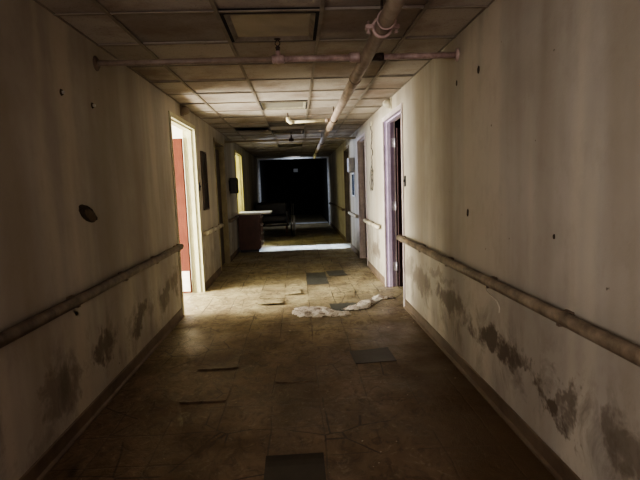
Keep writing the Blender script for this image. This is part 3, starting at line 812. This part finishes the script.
bm = new(); rnd = random.Random(11)       # flakes and grit
def flake(x, y, s):
    n = rnd.randint(4, 6); a0 = rnd.uniform(0, 6.28); tl = rnd.uniform(-.3, .3)
    vs = [bm.verts.new((x+s*math.cos(a0+k*6.283/n)*rnd.uniform(.6, 1), y+s*math.sin(a0+k*6.283/n)*rnd.uniform(.6, 1), .003+abs(tl)*s*(1+math.cos(k)))) for k in range(n)]
    bm.faces.new(vs)
for _ in range(230):
    side = rnd.random()
    if side < .35: x = XR-.03-abs(rnd.gauss(0, .10))
    elif side < .55: x = XL+.03+abs(rnd.gauss(0, .12))
    else: x = rnd.uniform(XL+.1, XR-.1)
    flake(x, rnd.uniform(4.4, 10.0), rnd.uniform(.006, .020))
for _ in range(50): flake(rnd.uniform(XL+.1, XR-.1), rnd.uniform(1.8, 4.4), rnd.uniform(.003, .008))
tag(obj('paint_flakes', bm, M['debris']), 'small pale paint flakes scattered over the muddy floor', 'debris', None, 'stuff')

for cat, grp in (('handrail', 'handrails along the corridor walls'), ('floor tile', 'loose and exposed floor tiles'), ('ceiling panel', 'ceiling panels along the middle row'),
                 ('pipe', 'ceiling sprinkler pipes'), ('plastic sheet', 'plastic sheets on the floor'), ('rag', 'rags on the couch back'),
                 ('anchor', 'screw anchors in the left wall'), ('wall light', 'call lights above the doorways'), ('switch', 'switches beside the doorways')):
    for o in C.objects:
        if o.get('category') == cat: o['group'] = grp

# ------------------------------------------------------------------ lights
def area(name, loc, target, size, energy, col, sy=None, spread=math.pi):
    l = bpy.data.lights.new(name, 'AREA'); l.energy = energy; l.color = col; l.size = size
    if sy: l.shape = 'RECTANGLE'; l.size_y = sy
    l.spread = spread
    o = bpy.data.objects.new(name, l); C.objects.link(o); o.location = loc
    o.rotation_euler = (Vector(target)-Vector(loc)).to_track_quat('-Z', 'Y').to_euler()
    return o
def spot(name, loc, target, energy, col, angle, blend=.3, r=.1):
    l = bpy.data.lights.new(name, 'SPOT'); l.energy = energy; l.color = col; l.spot_size = math.radians(angle); l.spot_blend = blend; l.shadow_soft_size = r
    o = bpy.data.objects.new(name, l); C.objects.link(o); o.location = loc
    o.rotation_euler = (Vector(target)-Vector(loc)).to_track_quat('-Z', 'Y').to_euler()
    return o
# daylight in the near left room, with an added uplight and fill
area('near_room_window', (-4.3, 5.45, 1.35), (0, 6.6, 1.25), 1.7, 780, (1.0, .975, .86), 1.9)
area('near_room_added_uplight', (-2.6, 5.9, .25), (.6, 6.0, 2.4), .7, 95, (1.0, .96, .84))  # unseen uplight added to brighten the corridor ceiling
area('near_room_fill', (-2.6, 5.6, 2.3), (-2.0, 6.4, .8), .8, 5, (1.0, .98, .85))
# daylight in the far left room (cool) and greenish glow at its jamb
area('far_room_window', (-3.2, 12.8, 1.6), (1.2, 9.4, 1.0), .8, 260, (.72, .80, 1.0))
area('far_room_glow', (-2.4, 11.2, 1.9), (-1.4, 11.95, 1.2), .5, 30, (1.0, .95, .40))
# hard strip of daylight from the right-hand far room
area('far_right_daylight', (3.5, 10.93, 1.25), (.15, 10.88, 0), .80, 42, (.42, .58, 1.0), .66, math.radians(4))
# dull light behind the camera
area('behind_camera', (-.95, -.9, 1.6), (1.17, 1.9, 1.35), .8, 18, (1.0, .93, .86), 1.0, 2.0)
area('behind_camera_soft', (0, -1.9, 1.5), (0, 4, 1.5), 1.4, 8.5, (1.0, .80, .86), 1.2)
area('behind_camera_up', (.3, -.6, 1.0), (.4, 2.8, 2.5), .5, 4.0, (1.0, .60, .62))
# unseen grey lamp added to brighten the far frame
area('far_end_grey', (0, 16.1, 2.0), (0, 17.3, 1.3), .4, 14, (.80, .88, 1.0), 1.0, math.radians(130))

w = bpy.data.worlds.new('world'); bpy.context.scene.world = w; w.use_nodes = True
w.node_tree.nodes['Background'].inputs[0].default_value = (.5, .45, .4, 1); w.node_tree.nodes['Background'].inputs[1].default_value = .02

# ------------------------------------------------------------------ camera
yaw, pitch, roll, f = 4.52859556e-02, 1.13131718e-01, 3.55436910e-02, 475.92
cam = bpy.data.cameras.new('camera'); co = bpy.data.objects.new('camera', cam); C.objects.link(co)
fw = Vector((math.sin(yaw)*math.cos(pitch), math.cos(yaw)*math.cos(pitch), -math.sin(pitch)))
r = Vector((math.cos(yaw), -math.sin(yaw), 0)); u = r.cross(fw)
r2 = r*math.cos(roll)-u*math.sin(roll); u2 = u*math.cos(roll)+r*math.sin(roll)
m = Matrix((r2, u2, -fw)).transposed().to_4x4(); m.translation = (0, 0, 1.4)
co.matrix_world = m
cam.sensor_fit = 'HORIZONTAL'; cam.sensor_width = 36; cam.lens = 36*f/640; cam.clip_start = .05; cam.clip_end = 60
s = bpy.context.scene; s.camera = co
s.view_settings.view_transform = 'AgX'; s.view_settings.look = 'AgX - Medium High Contrast'; s.view_settings.exposure = 0.35
s.cycles.max_bounces = 8; s.cycles.diffuse_bounces = 5; s.cycles.sample_clamp_indirect = 3.0
s.cycles.use_denoising = True
